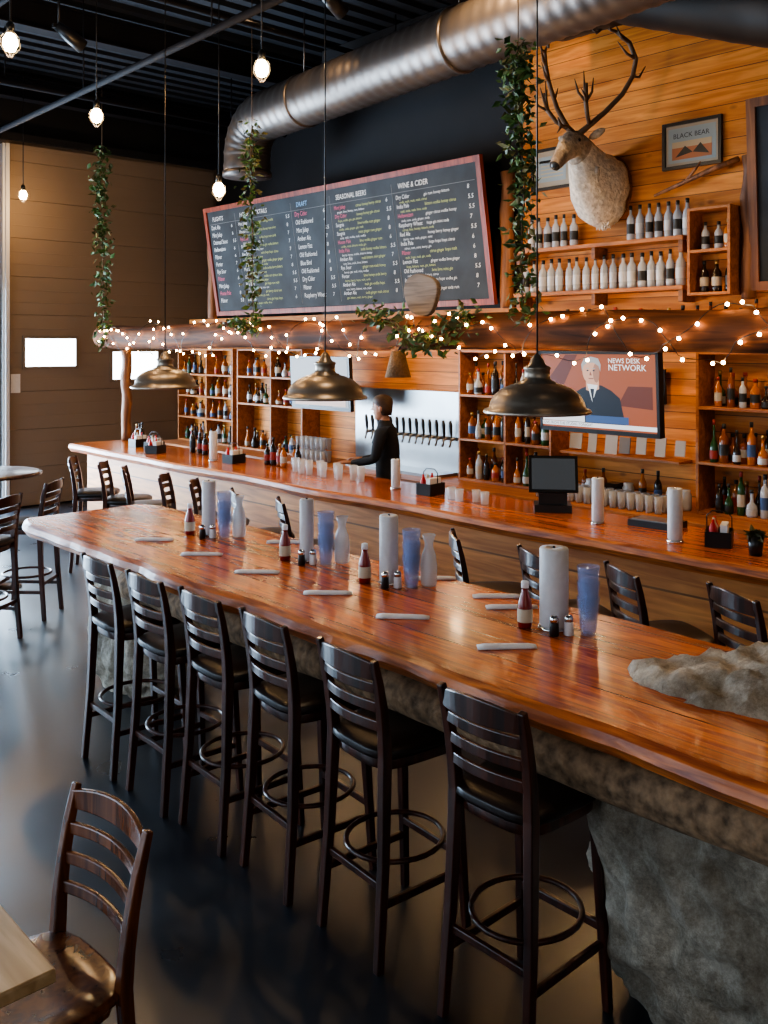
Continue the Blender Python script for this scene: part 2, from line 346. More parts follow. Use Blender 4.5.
# ------------------------------------------------------------ stools
def ladder(sh,bh,hw,nsl,ring,frame,seatm,cushion,rake=.08,name='s',dep=None):
    mb=MB();s0=hw;dp=dep or hw
    def bx(z): 
        t=max(0,(z-sh)/(bh-sh));return -dp+.01-.02*t-rake*t*t
    for sy in(-1,1):
        pts=[(-dp-.035,sy*(s0+.01),0),(-dp-.005,sy*s0,sh*.5),(bx(sh),sy*(s0-.01),sh)]
        for k in range(1,5):
            z=sh+(bh-sh)*k/4;pts.append((bx(z),sy*(s0-.01+.012*k/4),z))
        mb.sweep(pts,[.03,.034,.038,.036,.034,.032,.026],[.032,.036,.042,.038,.034,.030,.024],(1,0,0),0)
        mb.sweep([(dp+.02,sy*(s0+.015),0),(dp-.02,sy*(s0-.01),sh-.03)],[.028,.038],[.028,.038],(1,0,0),0)
        mb.sweep([(-dp-.015,sy*s0,sh*.30),(dp+.005,sy*s0,sh*.30)],.02,.028,(0,0,1),0)
    mb.sweep([(dp,-s0,sh*.38),(dp,s0,sh*.38)],.022,.03,(0,0,1),0)
    mb.sweep([(-dp-.005,-s0,sh*.38),(-dp-.005,s0,sh*.38)],.02,.028,(0,0,1),0)
    if ring:
        mb.tube([((dp+.01)*math.cos(2*math.pi*i/28),(s0+.01)*math.sin(2*math.pi*i/28),sh*.46) for i in range(28)],.011,8,0,closed=True)
    def sq(r,z,ex=4.2):
        out=[]
        for i in range(28):
            a=2*math.pi*i/28;c,s=math.cos(a),math.sin(a);k=(abs(c)**ex+abs(s)**ex)**(-1/ex)
            out.append((c*k*r*dp/s0+.005,s*k*r*(1+.06*c),z))
        return out
    mb.loft([sq(s0+.01,sh-.06),sq(s0+.01,sh-.02)],0,True)
    if cushion: mb.loft([sq(s0+.02,sh-.02),sq(s0+.03,sh-.008),sq(s0+.028,sh+.015),sq(s0+.0,sh+.03),sq(s0*.5,sh+.036)],1,True)
    else: mb.loft([sq(s0+.02,sh-.03),sq(s0+.03,sh-.02),sq(s0+.03,sh-.004),sq(s0+.015,sh+.002),sq(s0*.7,sh-.006),sq(s0*.3,sh-.010)],1,True)
    H=bh-sh
    for k in range(nsl):
        last=k==nsl-1
        z=sh+H*(.30+.60*k/(nsl-1)) if not last else bh-.045
        hh=.08 if last else .038
        pts=[];hs=[]
        for i in range(13):
            y=-s0+.0+2*s0*i/12;q=1-(y/s0)**2
            pts.append((bx(z)-.038*q,y,z+(.012*q if last else .006*q)));hs.append(hh*(.72+.28*q) if last else hh)
        mb.sweep(pts,.017,hs,(0,0,1),0)
    return mb.build(name,[frame,seatm],bevel=.005)
st=ladder(.76,1.12,.170,4,True,M_espr,M_seat,True,rake=.04,name='bar_stool',dep=.185)
st.matrix_world=T(2.50,2.0,0,.0)
def inst(src,name,M):
    o=obj(name,src.data,M,bevel=.005);return o
for y in(2.64,3.19,3.69,4.17,4.68): inst(st,'bar_stool',T(2.50+U(-.02,.02),y,0,U(-.10,.05)))
for y in(9.0,8.4,7.9,7.18,6.74,6.09,5.48,3.74,3.19,2.62,2.04): inst(st,'bar_stool',T(4.30+U(-.02,.02),y+U(-.02,.02)-.06,0,U(-.75,-.4)))
dc=ladder(.46,.88,.205,4,False,M_chairw,M_chairw,False,rake=.05,name='dining_chair');dc.matrix_world=T(1.03,2.59,0,math.pi+.05)
inst(dc,'dining_chair',T(.12,1.80,0,math.pi/2+.0))
mb=MB();mb.bb(.10,.95,2.19,3.0,.715,.75,0);mb.bb(.47,.57,2.55,2.65,.03,.715,1);mb.bb(.25,.79,2.57,2.63,0,.03,1);mb.bb(.49,.55,2.33,2.87,0,.03,1)
mb.build('dining_table',[M_maple,M_black],bevel=.006)
mb=MB();c=(3.2,8.85,0);mb.lathe(c,[(.02,0),(.27,0),(.28,.015),(.05,.04),(.04,.1),(.04,1.0),(.12,1.03),(.12,1.04)],24,1)
mb.lathe(c,[(.43,1.04),(.46,1.045),(.46,1.065),(.43,1.075)],36,0);mb.build('round_pub_table',[M_espr,M_black])
for x,y,a in((3.12,7.78,2.35),(2.55,7.25,2.2)): inst(st,'bar_stool',T(x,y,0,a))
# ------------------------------------------------------------ bar counter
mb=MB();rings=[]
for k in range(60):
    y=1.0+9.8*k/59;n1=noise.noise((y*.9,0,4))*.05;xa=4.82+n1+.0*y
    rings.append([(5.62,y,1.07),(xa+.02,y,1.07),(xa,y,1.055),(xa-.005,y,1.02),(xa+.03,y,.975),(5.62,y,.975)])
mb.loft(rings,0,False)
for i,f in enumerate(mb.f):
    if len(f)==4 and i%6 in(1,2,3): mb.m[i]=1
mb.bb(5.02,5.08,1.05,10.7,0,.975,2);mb.bb(5.08,5.56,10.64,10.7,0,.975,2);mb.bb(5.08,5.56,1.05,1.1,0,.975,2)
mb.bb(5.08,5.58,1.1,10.64,.5,.53,3);mb.cyl((4.92,1.1,.22),(4.92,10.6,.22),.03,m=4)
for y in(1.5,4,6.5,9,10.5): mb.cyl((5.02,y,.22),(4.92,y,.22),.015,m=4)
mb.build('bar_counter',[M_bartop,M_tedge,M_barfront,M_shelfd,M_steel])
mb=MB();mb.bb(6.55,7.19,1.5,11.9,.86,.9,0);mb.bb(6.6,7.19,1.55,11.85,.0,.86,1)
for k in range(12):
    y=1.6+.85*k;mb.bb(6.575,6.6,y,y+.8,.1,.8,2);mb.bb(6.55,6.575,y+.05,y+.08,.3,.6,2)
mb.build('back_counter',[M_shelf,M_black,M_steel],bevel=.004)
mb=MB();mb.bb(7.12,7.195,6.45,8.2,.9,1.76,0);mb.bb(6.8,7.12,6.6,8.0,.9,.93,0)
for k in range(14):
    y=6.6+.1*k;mb.cyl((7.12,y,1.28),(7.03,y,1.28),.018,m=0,n=10);mb.cyl((7.03,y,1.29),(7.0,y,1.2),.012,m=0,n=8)
    mb.tube([(7.03,y,1.29),(7.03,y,1.33),(7.02,y,1.42),(7.015,y,1.47)],[.008,.014,.02,.012],8,1)
mb.build('beer_tap_wall',[M_steel,M_black])
# ------------------------------------------------------------ beam with lights
mb=MB();P=[];Rr=[]
for i in range(80):
    y=.6+10.9*i/79;P.append((5.62+.015*math.sin(y),y,2.35+.012*math.sin(y*1.7)));Rr.append(.142+.02*noise.noise((y*1.5,0,0)))
mb.tube(P,Rr,20);mb.build('log_beam',[M_log])
for (x,y,z0,z1,r) in((5.54,10.72,1.071,2.19,.06),(7.12,11.25,2.62,4.0,.065),(7.12,5.93,2.62,3.95,.07),(7.13,3.48,2.62,3.75,.055)):
    mb=MB();mb.tube([(x+.008*math.sin(k*1.7),y+.012*math.sin(k*1.2),z0+(z1-z0)*k/10) for k in range(11)],[r*(1+.06*math.sin(k*2)) for k in range(11)],12)
    mb.build('log_post',[M_logz])
mb=MB();mb.tube([(7.1,4.3,3.52),(7.08,4.0,3.60),(7.1,3.75,3.68),(7.12,3.56,3.73)],[.012,.02,.025,.025],8);mb.tube([(7.08,4.0,3.60),(7.05,3.9,3.68),(7.05,3.85,3.74)],[.015,.012,.006],6)
mb.build('driftwood_branch',[M_logz])
mb=MB()
for strand in range(2):
    wire=[];nb=82
    for i in range(nb*4):
        y=.8+10.6*i/(nb*4)
        a=math.pi+ (1.1*math.sin(y*4.2+strand*2.2+math.sin(y*1.9))+.25*math.sin(y*13)) + (.35 if strand else -.1)
        rr=.168+.012*math.sin(i*.7)
        p=Vector((5.62+.015*math.sin(y)+rr*math.cos(a),y,2.345+rr*math.sin(a)-(.03 if math.sin(a)<-.6 else 0)));wire.append(p)
        if i%4==0: mb.sphere(p+Vector((-.006,U(-.03,.03),U(-.03,.03))),.0125,0,6,5)
    mb.tube(wire,.003,4,1)
mb.build('fairy_lights',[M_fairy,M_black])
# ------------------------------------------------------------ vines
def leaf(mb,p,s,m):
    a=Vector((U(-1,1),U(-1,1),U(-1,.5))).normalized();b=a.cross(Vector((U(-1,1),U(-1,1),U(-1,1)))).normalized();c=a.cross(b)
    mb.add([p,p+a*s*.45+b*s*.3+c*s*.08,p+a*s*1.1,p+a*s*.45-b*s*.3+c*s*.08,p+a*s*.5-c*s*.03],[(0,1,4),(1,2,4),(2,3,4),(3,0,4)],m)
def vine(pts,n,spread,ls,name='hanging_vine',wire=None):
    mb=MB();P=[]
    pts=[Vector(p) for p in pts]
    for a,b in zip(pts,pts[1:]):
        for i in range(14): P.append(a.lerp(b,i/14)+Vector((U(-1,1),U(-1,1),0))*spread*.15)
    P.append(pts[-1]);mb.tube(P,.006,5,2)
    if wire: mb.cyl(pts[0],wire,.004,n=5,m=2)
    for i in range(n):
        p=random.choice(P)+Vector((random.gauss(0,1),random.gauss(0,1),U(-1,1)*.8))*spread*.5
        leaf(mb,p,ls*U(.6,1.2),0 if R()<.75 else 1)
    return mb.build(name,[M_leaf,M_leafd,M_stem])
vine([(5.33,4.34,4.45),(5.33,4.34,4.0),(5.36,4.32,3.4),(5.36,4.32,2.45)],680,.11,.075,wire=(5.33,4.34,5.83))
vine([(5.45,11.2,4.75),(5.44,11.2,4.1),(5.45,11.18,3.4),(5.45,11.15,2.25)],520,.10,.08,wire=(5.45,11.2,5.83))
vine([(5.5,7.95,4.5),(5.48,7.95,4.0),(5.5,7.95,3.3),(5.5,7.92,2.5)],360,.09,.075,wire=(5.5,7.95,5.83))
vine([(5.5,6.1,2.55),(5.45,5.8,2.45),(5.42,5.5,2.30),(5.43,5.3,2.25),(5.45,5.05,2.42),(5.5,4.9,2.5)],420,.20,.08,'beam_garland')
vine([(5.5,8.3,2.5),(5.45,8.0,2.45),(5.48,7.8,2.4)],130,.12,.07,'beam_garland')
mb=MB();sl=[math.pi*2*k/24 for k in range(24)]
mb.loft([[(x,5.68+.20*math.cos(a)*(1+.1*math.sin(3*a)),2.68+.20*math.sin(a)*(1+.12*math.sin(2*a+1))) for a in sl] for x in(5.66,5.71)],0,False)
mb.build('wood_slice',[wood('slice_wood',(.06,.042,.030),(.16,.12,.09),1,.8,1.5)],bevel=.01)
mb=MB();mb.lathe((5.4,5.68,0),[(.11,1.98),(.055,2.2),(.05,2.2),(.105,1.98)],18,0);mb.cyl((5.4,5.68,2.2),(5.47,5.69,2.27),.006,n=6,m=1);mb.build('burlap_lampshade',[mat('burlap',(.22,.12,.055),.9,nscale=60,bump=.5),M_black])
# ------------------------------------------------------------ chalkboards
def addtext(parent,body,x,y,z,size,m,name,align='LEFT',sx=1,rot=0):
    c=bpy.data.curves.new(name,'FONT');c.body=body;c.size=size;c.align_x=align;c.shear=.15 if 'menu' in name else 0
    c.resolution_u=2
    c.materials.append(m);o=obj(name,c,Matrix.Translation((x,y,z))@Matrix.Rotation(rot,4,'Z')@Matrix.Diagonal((sx,1,1,1)),parent)
    return o
def board(name,M,w,h,fr=.06,fm=M_redwood,face=None):
    mb=MB();mb.bb(-w/2,w/2,-h/2,h/2,-.02,.0,0)
    mb.bb(-w/2-fr,w/2+fr,h/2,h/2+fr,-.03,.02,1);mb.bb(-w/2-fr,w/2+fr,-h/2-fr,-h/2,-.03,.02,1)
    mb.bb(-w/2-fr,-w/2,-h/2,h/2,-.03,.02,1);mb.bb(w/2,w/2+fr,-h/2,h/2,-.03,.02,1)
    return mb.build(name,[face or M_slate,fm],M)
M_slate=mat('chalk_slate',(.020,.024,.029),.7,nscale=3,namp=.6)
M_ch=[mat('chalk_white',(.72,.72,.7),.9),mat('chalk_yellow',(.46,.50,.18),.9),mat('chalk_pink',(.6,.12,.2),.9),mat('chalk_blue',(.25,.42,.62),.9),mat('chalk_line',(.2,.2,.2),.9)]
cb=board('menu_chalkboard',BF(6.93,8.50,3.37,math.radians(9)),4.85,1.34)
words=['House Pale','Dark Ale','Raspberry Wheat','Hefeweizen','Oatmeal Stout','Red Ale','Pilsner','Dry Cider','Porter','India Pale','Amber Ale','Old Fashioned','Blue Bird','Mint Julep','Moscow Mule','Lemon Fizz','Rye Sour','Sangria']
ing=['rum','lime','mint','bitters','gin','soda','hops','malt','citrus','berry','ginger','honey','vodka']
cols=[(-2.36,.55,0),(-1.72,1.1,1),(-.52,.62,0),(.22,.95,1),(1.25,1.1,2)]
for ci,(x,wd,kind) in enumerate(cols):
    addtext(cb,['FLIGHTS','HOUSE COCKTAILS','DRAFT','SEASONAL BEERS','WINE & CIDER'][ci],x+.05,.54,.003,.08,M_ch[[0,0,3,0,0][ci]],'menu_heading',sx=.85)
    rows=11
    for r_ in range(rows):
        y=.43-r_*.098
        if kind==0:
            addtext(cb,random.choice(words),x,y,.003,.08,M_ch[0 if R()<.85 else 2],'menu_line',sx=.72,rot=U(-.01,.01))
        else:
            addtext(cb,random.choice(words),x,y,.003,.062,M_ch[random.choice([0,0,0,0,2])],'menu_line',sx=.8,rot=U(-.01,.01))
            addtext(cb,' '.join(random.choice(ing) for _ in range(4)),x+.42*(1 if wd>1 else .9),y,.003,.046,M_ch[1 if kind==1 else random.choice([0,1])],'menu_note',sx=.9,rot=U(-.01,.01))
            addtext(cb,', '.join(random.choice(ing) for _ in range(5)),x+.05,y-.045,.003,.036,M_ch[random.choice([0,1])],'menu_note')
        addtext(cb,random.choice(['6','7','5.5','8']),x+wd-.08,y,.003,.062,M_ch[0],'menu_price')
mb=MB();mb.bb(-2.38,2.38,.50,.504,.001,.003)
for x in(-1.78,-.58,.16,1.2): mb.bb(x,x+.004,-.62,.6,.001,.003)
mb.build('chalk_rules',[M_ch[4]],Matrix.Identity(4),cb)
b2=board('chalkboard',BF(7.08,2.72,3.42,math.radians(3)),1.33,1.35,.07,M_shelfd)
def picture(y,z,w,h,kind):
    mb=MB();mb.bb(-w/2,w/2,-h/2,h/2,0,.012,0);f=.028
    mb.bb(-w/2-f,w/2+f,h/2,h/2+f,0,.03,1);mb.bb(-w/2-f,w/2+f,-h/2-f,-h/2,0,.03,1);mb.bb(-w/2-f,-w/2,-h/2,h/2,0,.03,1);mb.bb(w/2,w/2+f,-h/2,h/2,0,.03,1)
    a=.05
    if kind==0:
        mb.bb(-w/2+a*.5,w/2-a*.5,-h/2+a*.5,h/2-a*.5,.012,.014,2)
        mb.bb(-w/2+a*1.2,w/2-a*1.2,-.12,-.02,.014,.016,4);mb.bb(-w/2+a*1.2,w/2-a*1.2,-.02,.03,.014,.016,3)
        mb.add([(-.15,-.10,.0165),(-.06,-.01,.0165),(.01,-.07,.0165),(.08,.0,.0165),(.16,-.10,.0165)],[(0,1,2),(2,3,4)],1)
    else:
        mb.bb(-w/2+a,w/2-a,-h/2+a,h/2-a,.012,.014,2);mb.bb(-w/2+a*1.3,w/2-a*2.5,h/2-a*2.2,h/2-a*1.7,.014,.016,1)
        for k in range(5): mb.bb(-w/2+a*1.6,w/2-a*1.6,-h/2+.09+k*.035,-h/2+.1+k*.035,.014,.016,3)
    o=mb.build('framed_poster',[mat('poster_mat',(.38,.32,.24),.6),M_black,mat('poster_blue',(.30,.36,.38),.6),mat('poster_cream',(.5,.4,.26),.6),mat('poster_red',(.42,.16,.07),.6)],BF(7.195,y,z))
    if kind==0: addtext(o,'BLACK BEAR',-.17,.06,.0165,.058,M_black,'poster_title')
picture(4.0,3.93,.48,.34,0);picture(5.44,3.92,.42,.34,1)
# ------------------------------------------------------------ shelves and bottles
G=[mat('bottle_clear',(.50,.54,.60),.08,alpha=.75,coat=.4),mat('bottle_amber',(.20,.05,.008),.1,coat=.3),mat('bottle_green',(.02,.06,.02),.1),mat('bottle_dark',(.02,.012,.008),.12),
   mat('label_white',(.42,.38,.32),.7),mat('label_black',(.02,.02,.02),.5),mat('label_red',(.28,.03,.02),.6),mat('cap_gold',(.4,.26,.09),.35,.8),mat('bottle_whisky',(.38,.11,.015),.08,coat=.3),mat('label_blue',(.04,.08,.2),.6),mat('label_silver',(.48,.50,.53),.4,.2)]
def bottle(mb,x,y,z,h,r,g,l,cap,n=10,k=0):
    if k==1: mb.lathe((x,y,z),[(r*.9,0),(r*1.1,.01),(r*1.15,h*.30),(r*1.0,h*.42),(r*.4,h*.55),(r*.32,h*.72),(r*.32,h*.9)],n,g)
    else: mb.lathe((x,y,z),[(r*.9,0),(r,.01),(r,h*.15),(r,h*.58),(r*.85,h*.66),(r*.38,h*.76),(r*.34,h*.9)],n,g)
    mb.lathe((x,y,z),[(r*.42,h*.88),(r*.42,h)],n,cap)
    rr=r*1.17 if k==1 else r*1.02
    mb.lathe((x,y,z),[(rr,h*(.08 if k==1 else .2)),(rr,h*(.28 if k==1 else .48))],n,l,caps=False)
mb=MB()
for z in(2.74,3.15): mb.bb(6.98,7.195,3.97,5.74,z-.035,z,0)
for y in(4.0,4.85,5.7):
    for z in(2.705,3.115): mb.bb(7.0,7.195,y-.02,y+.02,z-.1,z,1)
mb.build('wall_shelf',[M_shelf,M_shelfd],bevel=.003)
mb=MB()
def row(mb,x,ya,yb,z,step,hs,gs,ls,cs,jit=.01,rr=(.032,.042),mix=False):
    y=ya
    while y<yb:
        bottle(mb,x+U(-jit,jit),y,z,U(*hs),U(*rr),random.choice(gs),random.choice(ls),random.choice(cs),k=1 if mix and R()<.3 else 0);y+=step*(U(.88,1.3) if mix else U(.92,1.12))
row(mb,7.08,4.04,5.7,2.74,.092,(.30,.315),[0],[10,5,10],[5]);row(mb,7.08,3.98,4.6,3.15,.092,(.30,.315),[0],[10,5],[5]);row(mb,7.08,5.12,5.7,3.15,.095,(.29,.31),[0],[10,5],[5])
mb.build('shelf_bottles',G)
def cubby(name,y0,y1,z0,z1,shelves,x0,x1,verts=(),t=.025):
    mb=MB();mb.bb(x0,x1,y0,y0+t,z0,z1);mb.bb(x0,x1,y1-t,y1,z0,z1);mb.bb(x0,x1,y0+t,y1-t,z1-t,z1)
    mb.bb(x0,x1,y0+t,y1-t,z0,z0+t)
    for s in shelves: mb.bb(x0,x1,y0+t,y1-t,s-t,s)
    for v in verts: mb.bb(x0,x1,v-t/2,v+t/2,z0+t,z1-t)
    mb.bb(x1-.01,x1,y0+t,y1-t,z0+t,z1-t,1)
    return mb.build(name,[M_shelf,M_wallw],bevel=.003)
cubby('wall_cubby',3.56,3.93,2.65,3.36,[3.02],6.98,7.19)
mb=MB();row(mb,7.08,3.62,3.9,2.675,.1,(.24,.3),[1,3,8],[4,5],[5,7]);row(mb,7.08,3.62,3.9,3.02,.1,(.22,.28),[0,8],[4,5],[5,7]);mb.build('shelf_bottles',G)
allg=[0,1,1,2,3,3,8,8];alll=[4,4,5,5,6,9,10];allc=[5,5,7,5,6]
units=[(1.7,3.82,[1.32,1.76],(2.75,)),(5.25,6.4,[1.32,1.76],(5.8,)),(8.95,10.35,[1.5,1.85],(9.6,)),(10.45,11.85,[1.25,1.55,1.85],(11.1,))]
for(a,b,sh,vv) in units:
    cubby('liquor_shelf',a,b,.9,2.2,sh,6.92,7.19,vv)
    mb=MB()
    for z in [.925]+sh:
        for xx in(6.98,7.09):
            segs=[a+.06]+[v for v in vv]+[b-.03]
            for s0,s1 in zip(segs,segs[1:]): row(mb,xx,s0+.05,s1-.05,z,.088 if a<5 else (.10 if a<8 else .15),(.17,.34) if a<8 else (.16,.27),allg,alll,allc,.014,(.026,.042),True)
    mb.build('liquor_bottles',G)
mb=MB();mb.bb(6.95,7.195,1.6,11.9,2.30,2.34);mb.build('wall_shelf',[M_shelfd])
mb=MB();row(mb,7.08,1.8,5.9,2.34,.13,(.2,.27),[1,3,8,0],alll,allc);mb.build('liquor_bottles',G)
mb=MB()
for(x,y) in[(6.75+.09*i,8.35+.09*j) for i in range(2) for j in range(6)]:
    for lv in(0,.145): mb.lathe((x,y,.9+lv),[(.028,0),(.036,.13),(.033,.13),(.026,.01)],9,0)
for i in range(30): mb.lathe((6.68+.09*(i%2),5.2-.085*(i//2),.9),[(.028,0),(.036,.14),(.033,.14),(.026,.01)],9,0)
mb.build('bar_glassware',[mat('frosted_glassware',(.6,.62,.65),.15,alpha=.4)])
mb=MB();y=3.95
while y<5.15:
    k=R();x=6.98+U(-.06,.05)
    if k<.4: bottle(mb,x,y,.9,U(.2,.32),.034,random.choice(allg),random.choice(alll),random.choice(allc))
    elif k<.7:
        w_=U(.08,.13);mb.box((x,y,.9+w_*.7),(w_,w_*.9,w_*1.4),random.choice([3,4,5,6,7]))
    else: mb.lathe((x,y,.9),[(.045,0),(.05,.02),(.05,.13),(.04,.15),(.042,.17)],12,random.choice([0,4,10]))
    y+=U(.10,.14)
mb.build('bar_supplies',G)
mb=MB();mb.bb(6.98,7.19,4.0,5.2,1.27,1.29,0)
for k in range(7): mb.box((7.08,4.05+k*.17+U(-.03,.03),1.38+U(-.01,.01)),(.008,U(.08,.14),U(.12,.18)),random.choice([1,1,2]),rot=Matrix.Rotation(.15,3,'Y'))
mb.build('paper_notes',[M_shelf,mat('note_paper',(.34,.31,.28),.8),mat('note_grey',(.16,.14,.13),.8)])
# ------------------------------------------------------------ TVs
def emi(n,c,s=1): return mat(n,(0,0,0),.4,emit=c,es=s)
def fan(mb,pts,z,m):
    mb.add([(x,y,z) for x,y in pts],[tuple(range(len(pts)))],m)
def ell(cx,cy,rx,ry,n=20): return [(cx+rx*math.cos(2*math.pi*i/n),cy+ry*math.sin(2*math.pi*i/n)) for i in range(n)]
mb=MB();w,h=1.16,.68
mb.bb(-w/2,w/2,-h/2,h/2,-.06,.0,0);f=.025
for q in((-w/2,w/2,h/2-f,h/2),(-w/2,w/2,-h/2,-h/2+.035),(-w/2,-w/2+f,-h/2,h/2),(w/2-f,w/2,-h/2,h/2)): mb.bb(q[0],q[1],q[2],q[3],0,.012,0)
fan(mb,[(-w/2+f,-h/2+.035),(w/2-f,-h/2+.035),(w/2-f,h/2-f),(-w/2+f,h/2-f)],.002,1)
fan(mb,[(-.53,.05),(-.30,.31),(-.18,.31),(-.40,-.08)],.0025,2);fan(mb,[(.20,-.10),(.30,.06),(.52,.06),(.52,-.12)],.0025,2)
fan(mb,[(-w/2+f,-h/2+.05),(w/2-f,-h/2+.05),(w/2-f,-h/2+.085),(-w/2+f,-h/2+.085)],.0058,5)
fan(mb,[(-.55,-.25),(-.12,-.25),(-.12,-.15),(-.55,-.15)],.006,5);fan(mb,[(-.11,-.25),(.3,-.25),(.3,-.19),(-.11,-.19)],.006,8)
D=.05
def S(l): return [(D+x*1.15,.0+y*1.0) for x,y in l]
fan(mb,S([(-.31,-.255),(-.29,-.09),(-.25,-.02),(-.17,.03),(-.10,.06),(0,.06),(.08,.02),(.15,-.04),(.19,-.255)]),.003,3)
fan(mb,S([(-.12,.07),(-.08,-.08),(-.03,.06)]),.0035,5);fan(mb,S([(-.095,.03),(-.075,-.10),(-.06,.03)]),.0038,3)
fan(mb,S([(-.13,.02),(-.13,.12),(-.02,.12),(-.02,.03),(-.08,-.0)]),.0033,4)
fan(mb,S(ell(-.085,.17,.072,.10)),.004,4);fan(mb,S([(-.16,.17),(-.165,.23),(-.14,.28),(-.08,.295),(-.02,.28),(0,.23),(-.005,.17),(-.02,.22),(-.06,.245),(-.11,.245),(-.145,.22)]),.0045,6)
fan(mb,S(ell(-.04,.16,.028,.08,12)),.0042,9)
for ex in(-.112,-.06): fan(mb,S(ell(ex,.18,.010,.006,8)),.0046,3);fan(mb,S([(ex-.014,.196),(ex+.014,.196),(ex+.012,.201),(ex-.012,.201)]),.0046,6)
fan(mb,S([(-.09,.175),(-.076,.14),(-.098,.14)]),.0046,7);fan(mb,S([(-.11,.118),(-.06,.118),(-.07,.11),(-.10,.11)]),.0046,7)
mb.cyl((.1,-.1,-.06),(.1,-.1,-.64),.03,m=0);mb.box((.1,0,-.65),(.3,.3,.02),0)
tv=mb.build('television',[M_black,emi('tv_orange',(.36,.09,.028),1.2),emi('tv_brown',(.14,.03,.012),1.2),emi('tv_suit',(.008,.010,.02),1),emi('tv_skin',(.70,.38,.25),1.3),emi('tv_white',(.85,.87,.9),1.3),emi('tv_hair',(.5,.5,.5),1.0),emi('tv_mouth',(.35,.11,.07),1),emi('tv_blue',(.05,.10,.25),1.2),emi('tv_skin_shade',(.46,.22,.14),1.1)],BF(6.5,4.47,1.86,math.radians(3)))
M_tvw=emi('tv_caption_white',(.9,.9,.9),1.4);M_tvk=emi('tv_caption_black',(.01,.01,.01),1)
addtext(tv,'NEWS DESK',.12,.245,.006,.055,M_tvw,'screen_caption');addtext(tv,'NETWORK',.12,.185,.006,.07,M_tvw,'screen_caption');addtext(tv,'LIVE FROM THE STUDIO TONIGHT',-.54,-h/2+.057,.0065,.032,M_tvk,'screen_ticker');addtext(tv,'INTERVIEW',-.53,-.215,.0065,.06,M_tvk,'screen_ticker')
mb=MB();w,h=1.05,.60
mb.bb(-w/2,w/2,-h/2,h/2,-.05,.0,0);fan(mb,[(-w/2+.03,-h/2+.04),(w/2-.03,-h/2+.04),(w/2-.03,h/2-.03),(-w/2+.03,h/2-.03)],.002,1)
fan(mb,[(-.2,-.26),(-.18,-.05),(.05,.02),(.2,-.05),(.22,-.26)],.003,0);fan(mb,ell(.01,.1,.07,.09),.0035,2);fan(mb,[(-.45,-.25),(.45,-.25),(.45,-.17),(-.45,-.17)],.004,2)
mb.cyl((0,-.1,-.05),(0,-.1,-.55),.03,m=0)
mb.build('television',[M_black,emi('tv2_bg',(.30,.25,.22),1.0),emi('tv2_fg',(.7,.40,.25),1.2)],BF(6.62,8.25,1.82,math.radians(3)))
# ------------------------------------------------------------ pendants
M_fb=mat('frosted_bulb',(.8,.75,.65),.4,emit=(1,.75,.5),es=2.5)
def pendant(x,y,zr):
    mb=MB();c=(x,y,zr)
    mb.lathe(c,[(.232,-.006),(.238,.0),(.232,.012),(.212,.018),(.205,.045),(.188,.075),(.155,.102),(.115,.120),(.082,.128),(.08,.134),(.062,.140),(.056,.155),(.056,.185),(.06,.188),(.06,.198),(.038,.208),(.026,.235),(.010,.255)],44,0)
    mb.lathe(c,[(.218,0),(.20,.04),(.18,.068),(.145,.095),(.1,.114),(.02,.122)],40,1,caps=False)
    mb.lathe(c,[(.008,.12),(.02,.10),(.022,.08),(.032,.06),(.034,.04),(.02,.02),(.004,.012)],14,2)
    mb.cyl((x,y,zr+.25),(x,y,5.83),.004,n=6,m=3);mb.lathe((x,y,5.80),[(.05,0),(.06,.03)],14,3)
    mb.build('pendant_lamp',[M_pewter,M_pewin,M_fb,M_black])
for x,y in((3.3,2.58),(3.3,4.06),(3.3,5.82)): pendant(x,y,1.955)
BL=((2.32,6.06,4.2),(3.6,7.5,4.2),(3.84,5.43,4.2),(4.45,6.93,3.6),(4.8,12.1,4.2))
for(x,y,z) in BL:
    mb=MB();c=(x,y,z)
    mb.lathe(c,[(.004,-.065),(.03,-.055),(.046,-.02),(.044,.015),(.022,.055)],16,0);mb.lathe(c,[(.026,.05),(.028,.11),(.012,.13)],12,1)
    for k in range(6):
        a=k*math.pi/3;mb.tube([(x+.025*math.cos(a),y+.025*math.sin(a),z+.07),(x+.062*math.cos(a),y+.062*math.sin(a),z+.02),(x+.066*math.cos(a),y+.066*math.sin(a),z-.03),(x+.01*math.cos(a),y+.01*math.sin(a),z-.1)],.0014,4,1)
    mb.cyl((x,y,z+.12),(x,y,5.83),.006,n=6,m=1)
    mb.build('caged_bulb_light',[M_bulb,M_black])
# ------------------------------------------------------------ table-top things
ZT=1.071
def towel(x,y,h=.33,r=.063,z=ZT):
    mb=MB();mb.lathe((x,y,z),[(r+.007,0),(r+.009,.004),(r+.005,.010),(.02,.012)],24,1)
    mb.lathe((x,y,z),[(.012,.014),(r-.003,.014),(r,.02),(r,h*.5),(r,h-.006),(r-.003,h),(.014,h),(.014,h-.03)],28,0)
    mb.cyl((x,y,z+.01),(x,y,z+h+.006),.006,m=1);mb.build('paper_towel_roll',[M_white,M_chrome])
def ketchup(x,y,z=ZT):
    mb=MB();mb.lathe((x,y,z),[(.028,0),(.031,.006),(.031,.085),(.027,.11),(.014,.15),(.013,.17)],16,0);mb.lathe((x,y,z),[(.016,.165),(.016,.19),(.012,.193)],14,1)
    mb.lathe((x,y,z),[(.0318,.025),(.0318,.08)],16,2,caps=False);mb.build('ketchup_bottle',[M_red,M_napk,M_label])
def cups(x,y,n=3,z=ZT):
    mb=MB()
    for k in range(n):
        o=.062*k;mb.lathe((x,y,z+o),[(.031,0),(.034,.02),(.047,.155),(.044,.155),(.031,.02),(.02,.006)],20,0)
    mb.build('stacked_tumblers',[M_blue])
